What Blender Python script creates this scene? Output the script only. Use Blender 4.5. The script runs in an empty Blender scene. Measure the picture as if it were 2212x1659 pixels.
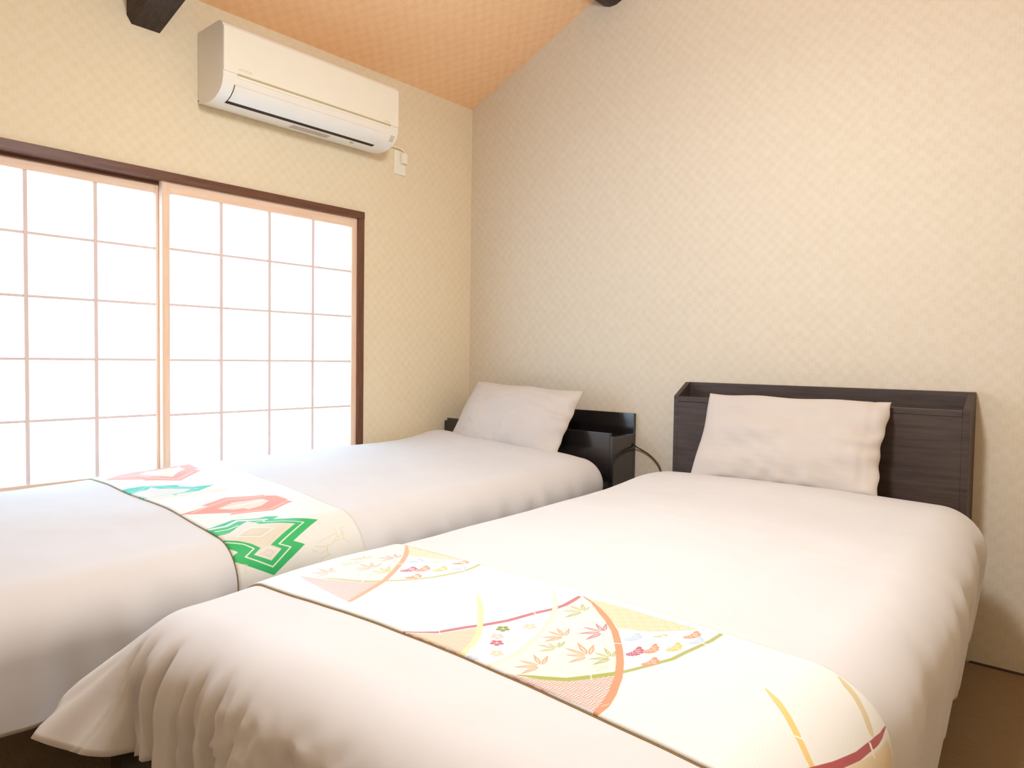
import bpy, bmesh, math, random
import numpy as np
from mathutils import Vector, Matrix

S = bpy.context.scene
COL = S.collection

# ----------------------------------------------------------------- camera
CAM_LOC = (2.6952, -2.7610, 0.9979)
YAW, PITCH, ROLL, FPX = 0.71197, -0.03677, 0.01447, 1506.47


def make_camera():
    cy, sy = math.cos(YAW), math.sin(YAW)
    f = Vector((-sy * math.cos(PITCH), cy * math.cos(PITCH), math.sin(PITCH)))
    r = Vector((cy, sy, 0.0))
    u = r.cross(f)
    r2 = math.cos(ROLL) * r + math.sin(ROLL) * u
    u2 = -math.sin(ROLL) * r + math.cos(ROLL) * u
    m = Matrix(((r2.x, u2.x, -f.x, CAM_LOC[0]), (r2.y, u2.y, -f.y, CAM_LOC[1]),
                (r2.z, u2.z, -f.z, CAM_LOC[2]), (0, 0, 0, 1)))
    cd = bpy.data.cameras.new('camera')
    cd.sensor_fit = 'HORIZONTAL'
    cd.sensor_width = 36.0
    cd.lens = FPX / 2212.0 * 36.0
    cd.clip_start = 0.02
    o = bpy.data.objects.new('camera', cd)
    o.matrix_world = m
    COL.objects.link(o)
    S.camera = o


make_camera()

# ----------------------------------------------------------------- world, lamps, exposure
W = bpy.data.worlds.new('daylight')
S.world = W
W.use_nodes = True
WB = W.node_tree.nodes['Background']
WB.inputs['Color'].default_value = (0.50, 0.75, 1.0, 1)
WB.inputs['Strength'].default_value = 10.5


def lamp(name, loc, power, color, radius):
    ld = bpy.data.lights.new(name, 'POINT')
    ld.energy = power
    ld.color = color
    ld.shadow_soft_size = radius
    o = bpy.data.objects.new(name, ld)
    o.location = loc
    COL.objects.link(o)
    return o


lamp('ceiling_lamp_light', (1.95, -1.65, 2.12), 44.0, (0.86, 0.93, 1.0), 0.13)


def down_lamp(name, loc, power, color, size):
    ld = bpy.data.lights.new(name, 'AREA')
    ld.shape = 'DISK'
    ld.size = size
    ld.energy = power
    ld.color = color
    o = bpy.data.objects.new(name, ld)
    o.location = loc
    COL.objects.link(o)
    return o


down_lamp('ceiling_lamp_bowl', (1.95, -1.65, 2.28), 17.0, (0.86, 0.93, 1.0), 0.30)

S.view_settings.view_transform = 'Standard'
S.view_settings.look = 'None'
S.view_settings.gamma = 1.0
S.view_settings.use_curve_mapping = False
S.view_settings.exposure = 0.30
try:
    S.cycles.use_denoising = True
    S.cycles.max_bounces = 10
    S.cycles.diffuse_bounces = 6
    S.cycles.sample_clamp_indirect = 8.0
except Exception:
    pass


# ----------------------------------------------------------------- helpers
def lin(c):
    return tuple(((x / 255.0) / 12.92 if x / 255.0 <= 0.04045 else ((x / 255.0 + 0.055) / 1.055) ** 2.4) for x in c)


def tag(o, label=None, cat=None, group=None, kind=None):
    if label:
        o['label'] = label
    if cat:
        o['category'] = cat
    if group:
        o['group'] = group
    if kind:
        o['kind'] = kind
    return o


def empty(name, loc=(0, 0, 0)):
    o = bpy.data.objects.new(name, None)
    o.empty_display_size = 0.1
    o.location = loc
    COL.objects.link(o)
    return o


def link_mesh(name, me, mat=None, parent=None, smooth=False):
    o = bpy.data.objects.new(name, me)
    COL.objects.link(o)
    if mat is not None:
        me.materials.append(mat)
    if parent is not None:
        o.parent = parent
        o.matrix_parent_inverse = Matrix.Translation(-parent.location)   # every parent's own transform is a plain shift
    if smooth:
        me.polygons.foreach_set('use_smooth', [True] * len(me.polygons))
    return o


def obj(name, bm, mat=None, parent=None, smooth=False):
    me = bpy.data.meshes.new(name)
    bmesh.ops.recalc_face_normals(bm, faces=bm.faces[:])
    bm.to_mesh(me)
    bm.free()
    return link_mesh(name, me, mat, parent, smooth)


def add_box(bm, a, b, bevel=0.0, seg=2):
    lo = [min(a[i], b[i]) for i in range(3)]
    hi = [max(a[i], b[i]) for i in range(3)]
    vs = [bm.verts.new((x, y, z)) for x in (lo[0], hi[0]) for y in (lo[1], hi[1]) for z in (lo[2], hi[2])]
    fs = [bm.faces.new([vs[i] for i in q]) for q in
          ((0, 1, 3, 2), (4, 6, 7, 5), (0, 4, 5, 1), (2, 3, 7, 6), (0, 2, 6, 4), (1, 5, 7, 3))]
    if bevel > 0:
        es = list({e for f in fs for e in f.edges})
        bmesh.ops.bevel(bm, geom=es, offset=bevel, segments=seg, affect='EDGES', profile=0.6)


def box(name, a, b, mat, parent=None, bevel=0.0, seg=2):
    bm = bmesh.new()
    add_box(bm, a, b, bevel, seg)
    return obj(name, bm, mat, parent)


def prism(name, poly, axis, lo, hi, mat, parent=None, bevel=0.0, smooth=False):
    """poly in the plane across 'axis' (remaining axes in xyz order) extruded from lo to hi."""
    bm = bmesh.new()

    def P(u, v, w):
        return {0: (w, u, v), 1: (u, w, v), 2: (u, v, w)}[axis]
    A = [bm.verts.new(P(u, v, lo)) for u, v in poly]
    B = [bm.verts.new(P(u, v, hi)) for u, v in poly]
    n = len(poly)
    fs = [bm.faces.new(A), bm.faces.new(B[::-1])]
    for i in range(n):
        fs.append(bm.faces.new((A[i], A[(i + 1) % n], B[(i + 1) % n], B[i])))
    bmesh.ops.recalc_face_normals(bm, faces=fs)
    if bevel > 0:
        es = [e for e in bm.edges]
        bmesh.ops.bevel(bm, geom=es, offset=bevel, segments=2, affect='EDGES', profile=0.6)
    o = obj(name, bm, mat, parent)
    if smooth:
        shade_auto(o.data, 35)
    return o


def shade_auto(me, deg=35):
    me.polygons.foreach_set('use_smooth', [True] * len(me.polygons))
    try:
        me.set_sharp_from_angle(angle=math.radians(deg))
    except Exception:
        pass


def add_tube(bm, pts, rad, n=8, cap=True):
    pts = [Vector(p) for p in pts]
    rings = []
    up = Vector((0, 0, 1))
    for i, p in enumerate(pts):
        t = (pts[min(i + 1, len(pts) - 1)] - pts[max(i - 1, 0)]).normalized()
        a = t.cross(up)
        if a.length < 1e-3:
            a = t.cross(Vector((0, 1, 0)))
        a.normalize()
        b = t.cross(a)
        r = rad[i] if isinstance(rad, (list, tuple)) else rad
        rings.append([bm.verts.new(p + r * (math.cos(2 * math.pi * k / n) * a + math.sin(2 * math.pi * k / n) * b)) for k in range(n)])
    for i in range(len(rings) - 1):
        for k in range(n):
            bm.faces.new((rings[i][k], rings[i][(k + 1) % n], rings[i + 1][(k + 1) % n], rings[i + 1][k]))
    if cap:
        bm.faces.new(rings[0][::-1])
        bm.faces.new(rings[-1])


def spline(pts, n=8):
    P = [np.array(p, float) for p in pts]
    P = [2 * P[0] - P[1]] + P + [2 * P[-1] - P[-2]]
    out = []
    for i in range(1, len(P) - 2):
        for k in range(n):
            t = k / n
            a, b, c, d = P[i - 1], P[i], P[i + 1], P[i + 2]
            out.append(0.5 * ((2 * b) + (c - a) * t + (2 * a - 5 * b + 4 * c - d) * t * t + (3 * b - a - 3 * c + d) * t ** 3))
    out.append(P[-2])
    return [tuple(p) for p in out]


# ----------------------------------------------------------------- materials
class NT:
    def __init__(self, name):
        self.m = bpy.data.materials.new(name)
        self.m.use_nodes = True
        self.t = self.m.node_tree
        self.b = self.t.nodes['Principled BSDF']
        self.out = self.t.nodes['Material Output']

    def n(self, kind, **kw):
        nd = self.t.nodes.new(kind)
        for k, v in kw.items():
            if k in nd.inputs:
                nd.inputs[k].default_value = v
            else:
                setattr(nd, k, v)
        return nd

    def l(self, a, b):
        self.t.links.new(a, b)

    def coord(self):
        return self.n('ShaderNodeTexCoord').outputs['Object']

    def mapping(self, vec, scale=(1, 1, 1), rot=(0, 0, 0), loc=(0, 0, 0)):
        m = self.n('ShaderNodeMapping')
        m.inputs['Scale'].default_value = scale
        m.inputs['Rotation'].default_value = rot
        m.inputs['Location'].default_value = loc
        self.l(vec, m.inputs['Vector'])
        return m.outputs['Vector']

    def noise(self, vec, scale, detail=2.0, rough=0.5):
        nd = self.n('ShaderNodeTexNoise')
        nd.inputs['Scale'].default_value = scale
        nd.inputs['Detail'].default_value = detail
        nd.inputs['Roughness'].default_value = rough
        self.l(vec, nd.inputs['Vector'])
        return nd.outputs['Fac']

    def ramp(self, fac, stops):
        r = self.n('ShaderNodeValToRGB')
        el = r.color_ramp.elements
        while len(el) < len(stops):
            el.new(0.5)
        for e, (p, c) in zip(el, stops):
            e.position = p
            e.color = (*c, 1) if len(c) == 3 else c
        self.l(fac, r.inputs['Fac'])
        return r.outputs['Color']

    def mix(self, fac, a, b, mode='MIX'):
        m = self.n('ShaderNodeMix', data_type='RGBA', blend_type=mode)
        for sock, v in ((m.inputs[0], fac), (m.inputs[6], a), (m.inputs[7], b)):
            if isinstance(v, (int, float)):
                sock.default_value = v
            elif isinstance(v, tuple):
                sock.default_value = (*v, 1) if len(v) == 3 else v
            else:
                self.l(v, sock)
        return m.outputs[2]

    def math(self, op, a, b=None):
        m = self.n('ShaderNodeMath', operation=op)
        for i, v in enumerate((a, b)):
            if v is None:
                continue
            if isinstance(v, (int, float)):
                m.inputs[i].default_value = v
            else:
                self.l(v, m.inputs[i])
        return m.outputs[0]

    def bump(self, h, strength=0.3, dist=0.01):
        b = self.n('ShaderNodeBump')
        b.inputs['Strength'].default_value = strength
        b.inputs['Distance'].default_value = dist
        self.l(h, b.inputs['Height'])
        self.l(b.outputs['Normal'], self.b.inputs['Normal'])

    def set(self, color=None, rough=None, spec=None, **kw):
        if color is not None:
            if isinstance(color, tuple):
                self.b.inputs['Base Color'].default_value = (*color, 1)
            else:
                self.l(color, self.b.inputs['Base Color'])
        if rough is not None:
            self.b.inputs['Roughness'].default_value = rough
        if spec is not None:
            self.b.inputs['Specular IOR Level'].default_value = spec
        for k, v in kw.items():
            self.b.inputs[k].default_value = v
        return self.m


def plain(name, rgb, rough=0.6, spec=0.4, var=0.06, scale=14.0):
    t = NT(name)
    c = lin(rgb)
    f = t.noise(t.coord(), scale, 3.0)
    d = tuple(x * (1 - var) for x in c)
    u = tuple(min(1, x * (1 + var)) for x in c)
    return t.set(t.ramp(f, [(0.3, d), (0.7, u)]), rough, spec)


def wood(name, dark, light, rough=0.45, axis=0, scale=6.0, spec=0.4):
    t = NT(name)
    sc = [14.0, 14.0, 14.0]
    sc[axis] = 0.9
    v = t.mapping(t.coord(), tuple(sc))
    f = t.noise(v, scale, 4.0, 0.6)
    t.bump(f, 0.08, 0.004)
    return t.set(t.ramp(f, [(0.3, lin(dark)), (0.72, lin(light))]), rough, spec)


def wallpaper(name, base, dark, light, plane, sq=0.0245, con=0.42, rough=0.85):
    """paper woven in small alternating squares with pale threads between"""
    t = NT(name)
    sep = t.n('ShaderNodeSeparateXYZ')
    t.l(t.coord(), sep.inputs[0])
    u = sep.outputs['Y' if plane == 'x' else 'X']
    v = sep.outputs['Y' if plane == 'z' else 'Z']
    cb = t.n('ShaderNodeCombineXYZ')
    t.l(u, cb.inputs[0])
    t.l(v, cb.inputs[1])
    vec = cb.outputs[0]
    ch = t.n('ShaderNodeTexChecker')
    ch.inputs['Scale'].default_value = 1.0 / sq
    ch.inputs['Color1'].default_value = (0, 0, 0, 1)
    ch.inputs['Color2'].default_value = (1, 1, 1, 1)
    off = t.mapping(vec, (1, 1, 1), loc=(0.003, 0.004, 0.011))
    t.l(off, ch.inputs['Vector'])
    big = t.noise(vec, 2.6, 2.0)
    mid = t.noise(vec, 26.0, 2.0, 0.6)
    wv = t.n('ShaderNodeTexWave', wave_type='BANDS', bands_direction='X')
    wv.inputs['Scale'].default_value = 1.0 / sq * 0.31 * 2
    wv.inputs['Distortion'].default_value = 0.0
    t.l(off, wv.inputs['Vector'])
    amt = t.math('MULTIPLY', t.math('ADD', t.math('MULTIPLY', big, 0.9), t.math('MULTIPLY', mid, 0.7)), con)
    fac = t.math('MULTIPLY', ch.outputs['Fac'], amt)
    c = t.mix(fac, lin(base), lin(dark))
    blot = t.ramp(mid, [(0.35, (0, 0, 0)), (0.75, (1, 1, 1))])
    c = t.mix(t.math('MULTIPLY', blot, 0.5), c, lin(light))
    thread = t.ramp(wv.outputs['Fac'], [(0.86, (0, 0, 0)), (1.0, (1, 1, 1))])
    c = t.mix(t.math('MULTIPLY', thread, 0.22), c, lin(light))
    t.bump(t.math('ADD', ch.outputs['Fac'], mid), 0.05, 0.002)
    return t.set(c, rough, 0.15)


M = {}
M['wall'] = wallpaper('wall_paper_back', (214, 201, 179), (203, 186, 157), (221, 211, 195), 'y', con=0.34)
M['wall_x'] = wallpaper('wall_paper_side', (229, 215, 186), (220, 202, 161), (234, 223, 201), 'x')
M['ceil'] = wallpaper('ceiling_paper', (244, 199, 154), (230, 176, 124), (247, 214, 174), 'z', sq=0.03, con=0.34)


def floor_mat():
    t = NT('floor_mat')
    v = t.mapping(t.coord(), (5.0, 60.0, 1.0))
    f = t.noise(v, 3.0, 4.0, 0.7)
    g = t.noise(t.coord(), 9.0, 3.0)
    c = t.ramp(f, [(0.25, lin((128, 106, 76))), (0.75, lin((156, 132, 100)))])
    c = t.mix(t.math('MULTIPLY', g, 0.35), c, lin((140, 116, 100)))
    t.bump(f, 0.15, 0.003)
    return t.set(c, 0.8, 0.2)


M['floor'] = floor_mat()
M['brown_y'] = wood('brown_frame_wood', (84, 52, 36), (122, 78, 56), 0.45, axis=1)
M['brown_z'] = wood('brown_jamb_wood', (84, 52, 36), (122, 78, 56), 0.45, axis=2)
M['beam'] = wood('dark_beam_wood', (44, 32, 26), (70, 54, 44), 0.6, axis=0)
M['log'] = wood('dark_log_wood', (44, 32, 26), (74, 58, 44), 0.6, axis=1)
M['cedar_y'] = wood('pale_rail_wood', (230, 197, 168), (242, 213, 190), 0.55, axis=1)
M['cedar_z'] = wood('pale_stile_wood', (230, 197, 168), (242, 213, 190), 0.55, axis=2)
M['muntin'] = plain('bloom_tinted_bar_wood', (224, 206, 200), 0.6, 0.2, 0.02)  # bloom from the bright panes is put into this pale bar colour
M['bed_brown'] = wood('brown_black_wood', (58, 46, 42), (80, 66, 60), 0.5, axis=0)
M['plastic'] = plain('ivory_plastic', (240, 234, 218), 0.35, 0.5, 0.01)
M['plastic_lo'] = plain('white_plastic', (238, 232, 222), 0.38, 0.5, 0.01)
M['groove'] = plain('shadowed_groove', (196, 182, 140), 0.6, 0.2, 0.03)
M['slit'] = plain('dark_air_slit', (58, 40, 26), 0.6, 0.2, 0.05)
M['print_grey'] = plain('grey_print', (206, 198, 170), 0.6, 0.2, 0.02)
M['print_dark'] = plain('grey_label_print', (190, 176, 160), 0.6, 0.2, 0.1, 60)
M['cord'] = plain('brown_black_rubber', (60, 40, 18), 0.5, 0.4, 0.05)
M['mattress'] = plain('white_ticking', (225, 215, 200), 0.8, 0.2, 0.03)
M['lining'] = plain('olive_brown_lining', (168, 142, 96), 0.7, 0.2, 0.08, 40)


def gloss_black():
    t = NT('black_lacquered_board')
    f = t.noise(t.coord(), 8.0, 2.0)
    t.bump(f, 0.03, 0.002)
    return t.set(t.ramp(f, [(0.3, lin((24, 21, 23))), (0.7, lin((32, 28, 29)))]), 0.15, 1.0)


M['bed_black'] = gloss_black()


def paper_mat():
    t = NT('shoji_paper')
    f = t.noise(t.coord(), 40.0, 4.0, 0.7)
    c = t.ramp(f, [(0.3, (0.90, 0.92, 0.93)), (0.7, (0.95, 0.97, 0.98))])
    tr = t.n('ShaderNodeBsdfTranslucent')
    df = t.n('ShaderNodeBsdfDiffuse')
    t.l(c, tr.inputs['Color'])
    t.l(c, df.inputs['Color'])
    mx = t.n('ShaderNodeMixShader')
    mx.inputs[0].default_value = 0.45
    t.l(tr.outputs[0], mx.inputs[1])
    t.l(df.outputs[0], mx.inputs[2])
    t.l(mx.outputs[0], t.out.inputs['Surface'])
    return t.m


M['paper'] = paper_mat()


def cotton(name, rgb, crease=0.35):
    t = NT(name)
    co = t.coord()
    c0 = lin(rgb)
    f = t.noise(co, 7.0, 3.0)
    warp = t.n('ShaderNodeVectorMath', operation='ADD')
    nz = t.n('ShaderNodeTexNoise')
    nz.inputs['Scale'].default_value = 2.2
    t.l(co, nz.inputs['Vector'])
    sc = t.n('ShaderNodeVectorMath', operation='SCALE')
    sc.inputs['Scale'].default_value = 0.5
    t.l(nz.outputs['Color'], sc.inputs[0])
    t.l(co, warp.inputs[0])
    t.l(sc.outputs[0], warp.inputs[1])
    w1 = t.noise(t.mapping(warp.outputs[0], (3.0, 6.5, 4.0), (0.3, 0.1, 0.6)), 1.1, 1.5, 0.4)
    w2 = t.noise(t.mapping(warp.outputs[0], (6.0, 2.5, 5.0), (0.1, 0.4, -0.4)), 1.0, 1.0, 0.4)
    h = t.math('ADD', w1, w2)
    t.bump(h, crease, 0.02)
    m = t.set(t.ramp(f, [(0.3, tuple(x * 0.97 for x in c0)), (0.7, c0)]), 0.75, 0.25)
    t.b.inputs['Sheen Weight'].default_value = 0.15
    return m


M['duvet'] = cotton('beige_duvet_cotton', (207, 202, 199), 0.26)
M['pillow'] = cotton('beige_pillow_cotton', (200, 189, 179), 0.16)


# ----------------------------------------------------------------- room shell
X1, Y0 = 3.70, -3.70            # right wall, front wall
ZC = 2.345                      # ceiling height at the left wall
SL = 0.424                      # ceiling slope
XR = 1.85                       # ridge
ZR = ZC + SL * XR
WY0, WY1, WZ0, WZ1 = -2.55, -0.724, 0.470, 1.672   # window opening in the left wall


def build_room():
    bm = bmesh.new()
    add_box(bm, (-0.15, 0.12, -0.06), (X1 + 0.12, Y0 - 0.12, 0.0))
    tag(obj('floor', bm, M['floor']), kind='structure')
    # left wall with the window opening
    bm = bmesh.new()
    for a, b in (((Y0 - 0.12, 0), (0.12, WZ0)), ((Y0 - 0.12, WZ1), (0.12, ZC + 0.02)),
                 ((Y0 - 0.12, WZ0), (WY0, WZ1)), ((WY1, WZ0), (0.12, WZ1))):
        add_box(bm, (-0.12, a[0], a[1]), (0, b[0], b[1]))
    tag(obj('wall_left', bm, M['wall_x']), kind='structure')
    gable = [(0, 0), (X1, 0), (X1, ZC), (XR, ZR), (0, ZC)]
    tag(prism('wall_back', gable, 1, 0, 0.12, M['wall']), kind='structure')
    tag(prism('wall_front', gable, 1, Y0 - 0.12, Y0, M['wall']), kind='structure')
    tag(box('wall_right', (X1, Y0 - 0.12, 0), (X1 + 0.12, 0.12, ZC + 0.02), M['wall_x']), kind='structure')
    e = 0.10
    poly = [(-0.12, ZC - 0.12 * SL), (XR, ZR), (X1 + 0.12, ZC - 0.12 * SL), (X1 + 0.12, ZC - 0.12 * SL + e), (XR, ZR + e), (-0.12, ZC - 0.12 * SL + e)]
    tag(prism('ceiling', poly, 1, Y0 - 0.12, 0.12, M['ceil']), kind='structure')
    # thin dark joint strip where floor meets the back wall
    tag(box('baseboard_back', (2.36, -0.006, 0.0), (X1, 0.0, 0.007), M['bed_brown'], bevel=0.002), kind='structure')


build_room()


def build_beams():
    # rafter running up under the slope from the left wall
    y0, y1, c = -1.755, -1.646, 0.012
    sl = 0.25
    bm = bmesh.new()
    sec = lambda x: [(y0 + c, 2.170 + sl * x), (y1, 2.171 + sl * x), (y1, ZC + SL * x + 0.01),
                     (y0 - 0.004, ZC + SL * x + 0.01), (y0 - 0.004, 2.195 + sl * x)]
    rings = [[bm.verts.new((x, y, z)) for y, z in sec(x)] for x in np.linspace(0.0, XR, 10)]
    for i in range(len(rings) - 1):
        for k in range(5):
            bm.faces.new((rings[i][k], rings[i][(k + 1) % 5], rings[i + 1][(k + 1) % 5], rings[i + 1][k]))
    bm.faces.new(rings[0])
    bm.faces.new(rings[-1][::-1])
    o = tag(obj('trim_1', bm, M['beam']), kind='structure')
    # round ridge log ending in the back wall
    bm = bmesh.new()
    pts = [(0.893, y, 2.716) for y in np.linspace(0.0, Y0, 16)]
    add_tube(bm, pts, [0.094 + 0.004 * math.sin(i * 1.7) for i in range(16)], 18)
    o = tag(obj('trim_2', bm, M['log']), kind='structure')
    shade_auto(o.data, 40)


build_beams()


# ----------------------------------------------------------------- window with two paper screens
def build_window():
    w = tag(empty('window_1', (0, -1.6, WZ0)), kind='structure')
    fy1, fy0 = -0.724, WY0
    t = 0.033
    zt, zb = 1.672, WZ0
    box('frame_head', (-0.115, fy0, zt - t), (0.012, fy1, zt), M['brown_y'], w, 0.002)
    box('frame_jamb', (-0.115, fy1 - t, zb + 0.03), (0.010, fy1, zt - t), M['brown_z'], w, 0.002)
    box('frame_jamb', (-0.115, fy0, zb + 0.03), (0.010, fy0 + t, zt - t), M['brown_z'], w, 0.002)
    box('frame_sill', (-0.115, fy0, zb), (0.012, fy1, zb + 0.03), M['brown_y'], w, 0.002)
    box('track_strip', (-0.040, fy0 + t, zt - t - 0.012), (-0.034, fy1 - t, zt - t), M['brown_y'], w)

    def sash(name, y_left, y_right, yv, xf, label):
        """a papered screen; yv = its three upright bars, xf = x of its room face"""
        th = 0.028
        s = empty(name, (xf, y_left, zb + 0.03))
        s.parent = w
        s.matrix_parent_inverse = Matrix.Translation(-w.location)
        s['label'] = label
        z0, z1 = zb + 0.032, 1.645
        gb, gt = 0.551, 1.596          # paper area bottom / top
        gl, gr = yv[0] - 0.2097, yv[2] + 0.2097
        box('stile', (xf - th, y_left, z0), (xf, gl + 0.007, z1), M['cedar_z'], s, 0.0015)
        box('stile', (xf - th, gr - 0.007, z0), (xf, y_right, z1), M['cedar_z'], s, 0.0015)
        box('rail', (xf - th, gl + 0.007, gt), (xf - 0.001, gr - 0.007, z1), M['cedar_y'], s, 0.0015)
        box('rail', (xf - th, gl + 0.007, z0), (xf - 0.001, gr - 0.007, gb), M['cedar_y'], s, 0.0015)
        zs = [1.3918, 1.1824, 0.9730, 0.7636]
        hw, hv = 0.0043, 0.0060
        for z in zs:
            box('muntin', (xf - 0.019, gl + 0.007, z - hw), (xf - 0.0085, gr - 0.007, z + hw), M['muntin'], s)
        for y in yv:
            box('muntin', (xf - 0.019, y - hv, gb), (xf - 0.006, y + hv, gt), M['muntin'], s)
        ys = [gl + 0.007] + list(yv) + [gr - 0.007]
        zz = [gb] + zs[::-1] + [gt]
        for i in range(4):
            for j in range(5):
                box('paper_pane', (xf - 0.0205, ys[i], zz[j]), (xf - 0.0195, ys[i + 1], zz[j + 1]), M['paper'], s)

    sash('shoji_screen', -1.638, -0.742, [-1.4077, -1.1977, -0.9877], -0.004, 'near screen, in the inner track')
    sash('shoji_screen', -2.515, -1.600, [-2.2685, -2.0585, -1.8485], -0.040, 'rear screen, in the outer track')


build_window()


# ----------------------------------------------------------------- air conditioner
def build_ac():
    yl, yr = -1.505, -0.685
    prof = [(0.002, 1.957), (0.05, 1.944), (0.10, 1.943), (0.135, 1.949), (0.163, 1.961), (0.183, 1.977), (0.194, 1.995), (0.199, 2.014),
            (0.199, 2.190), (0.194, 2.206), (0.182, 2.217), (0.165, 2.222), (0.002, 2.222)]
    a = empty('air_conditioner', (0.1, (yl + yr) / 2, 1.94))
    tag(a, 'white wall mounted air conditioner above the shoji window, under the sloping orange ceiling', 'air conditioner')
    prism('casing', prof, 1, yl, yr, M['plastic_lo'], a, smooth=True)
    # flat front panel, a little proud, with the intake groove along its foot
    bm = bmesh.new()
    add_box(bm, (0.1985, yl + 0.001, 2.034), (0.2035, yr - 0.001, 2.196), 0.0015)
    obj('front_panel', bm, M['plastic'], a)
    box('panel_strip', (0.1985, yl + 0.055, 2.019), (0.2015, yr - 0.045, 2.030), M['plastic'], a, 0.001)
    box('groove', (0.1985, yl + 0.055, 2.0305), (0.2037, yr - 0.045, 2.0365), M['groove'], a)
    # air flap lying on the curved underside
    def arc(i0, i1, n=10):
        P = np.array(prof)[i0:i1 + 1]
        d = np.r_[0, np.cumsum(np.hypot(*np.diff(P, axis=0).T))]
        s = np.linspace(0, d[-1], n)
        return np.c_[np.interp(s, d, P[:, 0]), np.interp(s, d, P[:, 1])]
    A = arc(2, 7, 14)
    nrm = np.gradient(A, axis=0)
    nrm = np.c_[nrm[:, 1], -nrm[:, 0]]
    nrm /= np.linalg.norm(nrm, axis=1)[:, None]

    def strip(name, i0, i1, ya, yb, off, mat):
        P = A[i0:i1 + 1] + nrm[i0:i1 + 1] * off
        Q = A[i0:i1 + 1] - nrm[i0:i1 + 1] * 0.001
        poly = [tuple(p) for p in P] + [tuple(p) for p in Q[::-1]]
        prism(name, poly, 1, ya, yb, mat, a, smooth=True)
    strip('slit', 2, 4, yl + 0.045, yr - 0.085, 0.0012, M['slit'])
    strip('flap', 4, 11, yl + 0.048, yr - 0.085, 0.0025, M['plastic_lo'])
    strip('flap_joint', 3, 11, yl + 0.0455, yl + 0.048, 0.0012, M['slit'])
    e = A[11] + (A[12] - A[11]) * 0.12
    prism('flap_joint', [tuple(A[11] + nrm[11] * 0.0008), tuple(e + nrm[11] * 0.0008), tuple(e), tuple(A[11])], 1, yl + 0.048, yr - 0.10, M['print_grey'], a)
    # lettering
    def text(name, body, size, loc, mat):
        cu = bpy.data.curves.new(name, 'FONT')
        cu.body = body
        cu.size = size
        cu.extrude = 0.0002
        tmp = bpy.data.objects.new(name, cu)
        COL.objects.link(tmp)
        dg = bpy.context.evaluated_depsgraph_get()
        me = bpy.data.meshes.new_from_object(tmp.evaluated_get(dg))
        bpy.data.objects.remove(tmp)
        R = Matrix(((0, 0, 1, loc[0]), (1, 0, 0, loc[1]), (0, 1, 0, loc[2]), (0, 0, 0, 1)))
        me.transform(R)
        me.materials.clear()
        link_mesh(name, me, mat, a)
    text('lettering', 'HITACHI', 0.0135, (0.2036, yl + 0.057, 2.0475), M['print_grey'])
    text('lettering', 'inverter', 0.0100, (0.2036, yr - 0.082, 2.0425), M['print_grey'])
    # indicator label and service label
    strip('indicator_label', 8, 11, yr - 0.036, yr - 0.014, 0.0008, M['print_grey'])
    prism('service_label', [(0.07, 1.9432), (0.105, 1.943), (0.105, 1.9418), (0.07, 1.942)], 1, -1.16, -0.98, M['print_dark'], a)
    prism('screw_cap', [(0.095, 1.943), (0.107, 1.9432), (0.107, 1.9415), (0.095, 1.9415)], 1, -0.875, -0.860, M['print_dark'], a)
    bm = bmesh.new()
    add_tube(bm, [(0.006, yl - 0.0008, 1.964), (0.006, yl + 0.002, 1.964)], 0.003, 8)
    obj('screw', bm, M['slit'], a)


build_ac()


def build_outlet():
    o = empty('wall_outlet', (0, -0.511, 1.945))
    tag(o, 'ivory wall outlet with a plug, beneath the right end of the air conditioner', 'outlet')
    box('plate', (0, -0.547, 1.890), (0.008, -0.475, 2.005), M['plastic'], o, 0.003)
    box('plug', (0.008, -0.513, 1.944), (0.028, -0.478, 1.995), M['plastic'], o, 0.006, 3)
    bm = bmesh.new()
    add_tube(bm, spline([(0.020, -0.492, 1.993), (0.020, -0.500, 2.008), (0.018, -0.530, 2.016), (0.014, -0.575, 2.014), (0.03, -0.64, 2.005), (0.05, -0.70, 1.990)], 6), 0.0035, 8)
    obj('plug_cord', bm, M['plastic'], o, True)


build_outlet()


# ----------------------------------------------------------------- beds
BX0, BX1 = 1.312, 2.352     # right bed headboard
LX0, LX1 = 0.006, 1.062     # left bed headboard


def rails(b, x0, x1, yb, mat, foot=-2.17):
    box('side_rail', (x0, yb, 0.20), (x0 + 0.022, foot, 0.33), mat, b, 0.003)
    box('side_rail', (x1 - 0.022, yb, 0.20), (x1, foot, 0.33), mat, b, 0.003)
    box('foot_rail', (x0, foot - 0.022, 0.20), (x1, foot, 0.33), mat, b, 0.003)
    box('slat_base', (x0 + 0.022, yb, 0.27), (x1 - 0.022, foot, 0.29), mat, b)
    for x in (x0 + 0.01, x1 - 0.07):
        for y in (foot + 0.0, ):
            box('leg', (x, y, 0.0), (x + 0.06, y + 0.06, 0.20), mat, b, 0.003)
    mt = bmesh.new()
    add_box(mt, (x0 + 0.035, yb - 0.005, 0.29), (x1 - 0.035, foot + 0.01, 0.455), 0.035, 4)
    o = obj('mattress', mt, M['mattress'], b)
    shade_auto(o.data, 60)


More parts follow.
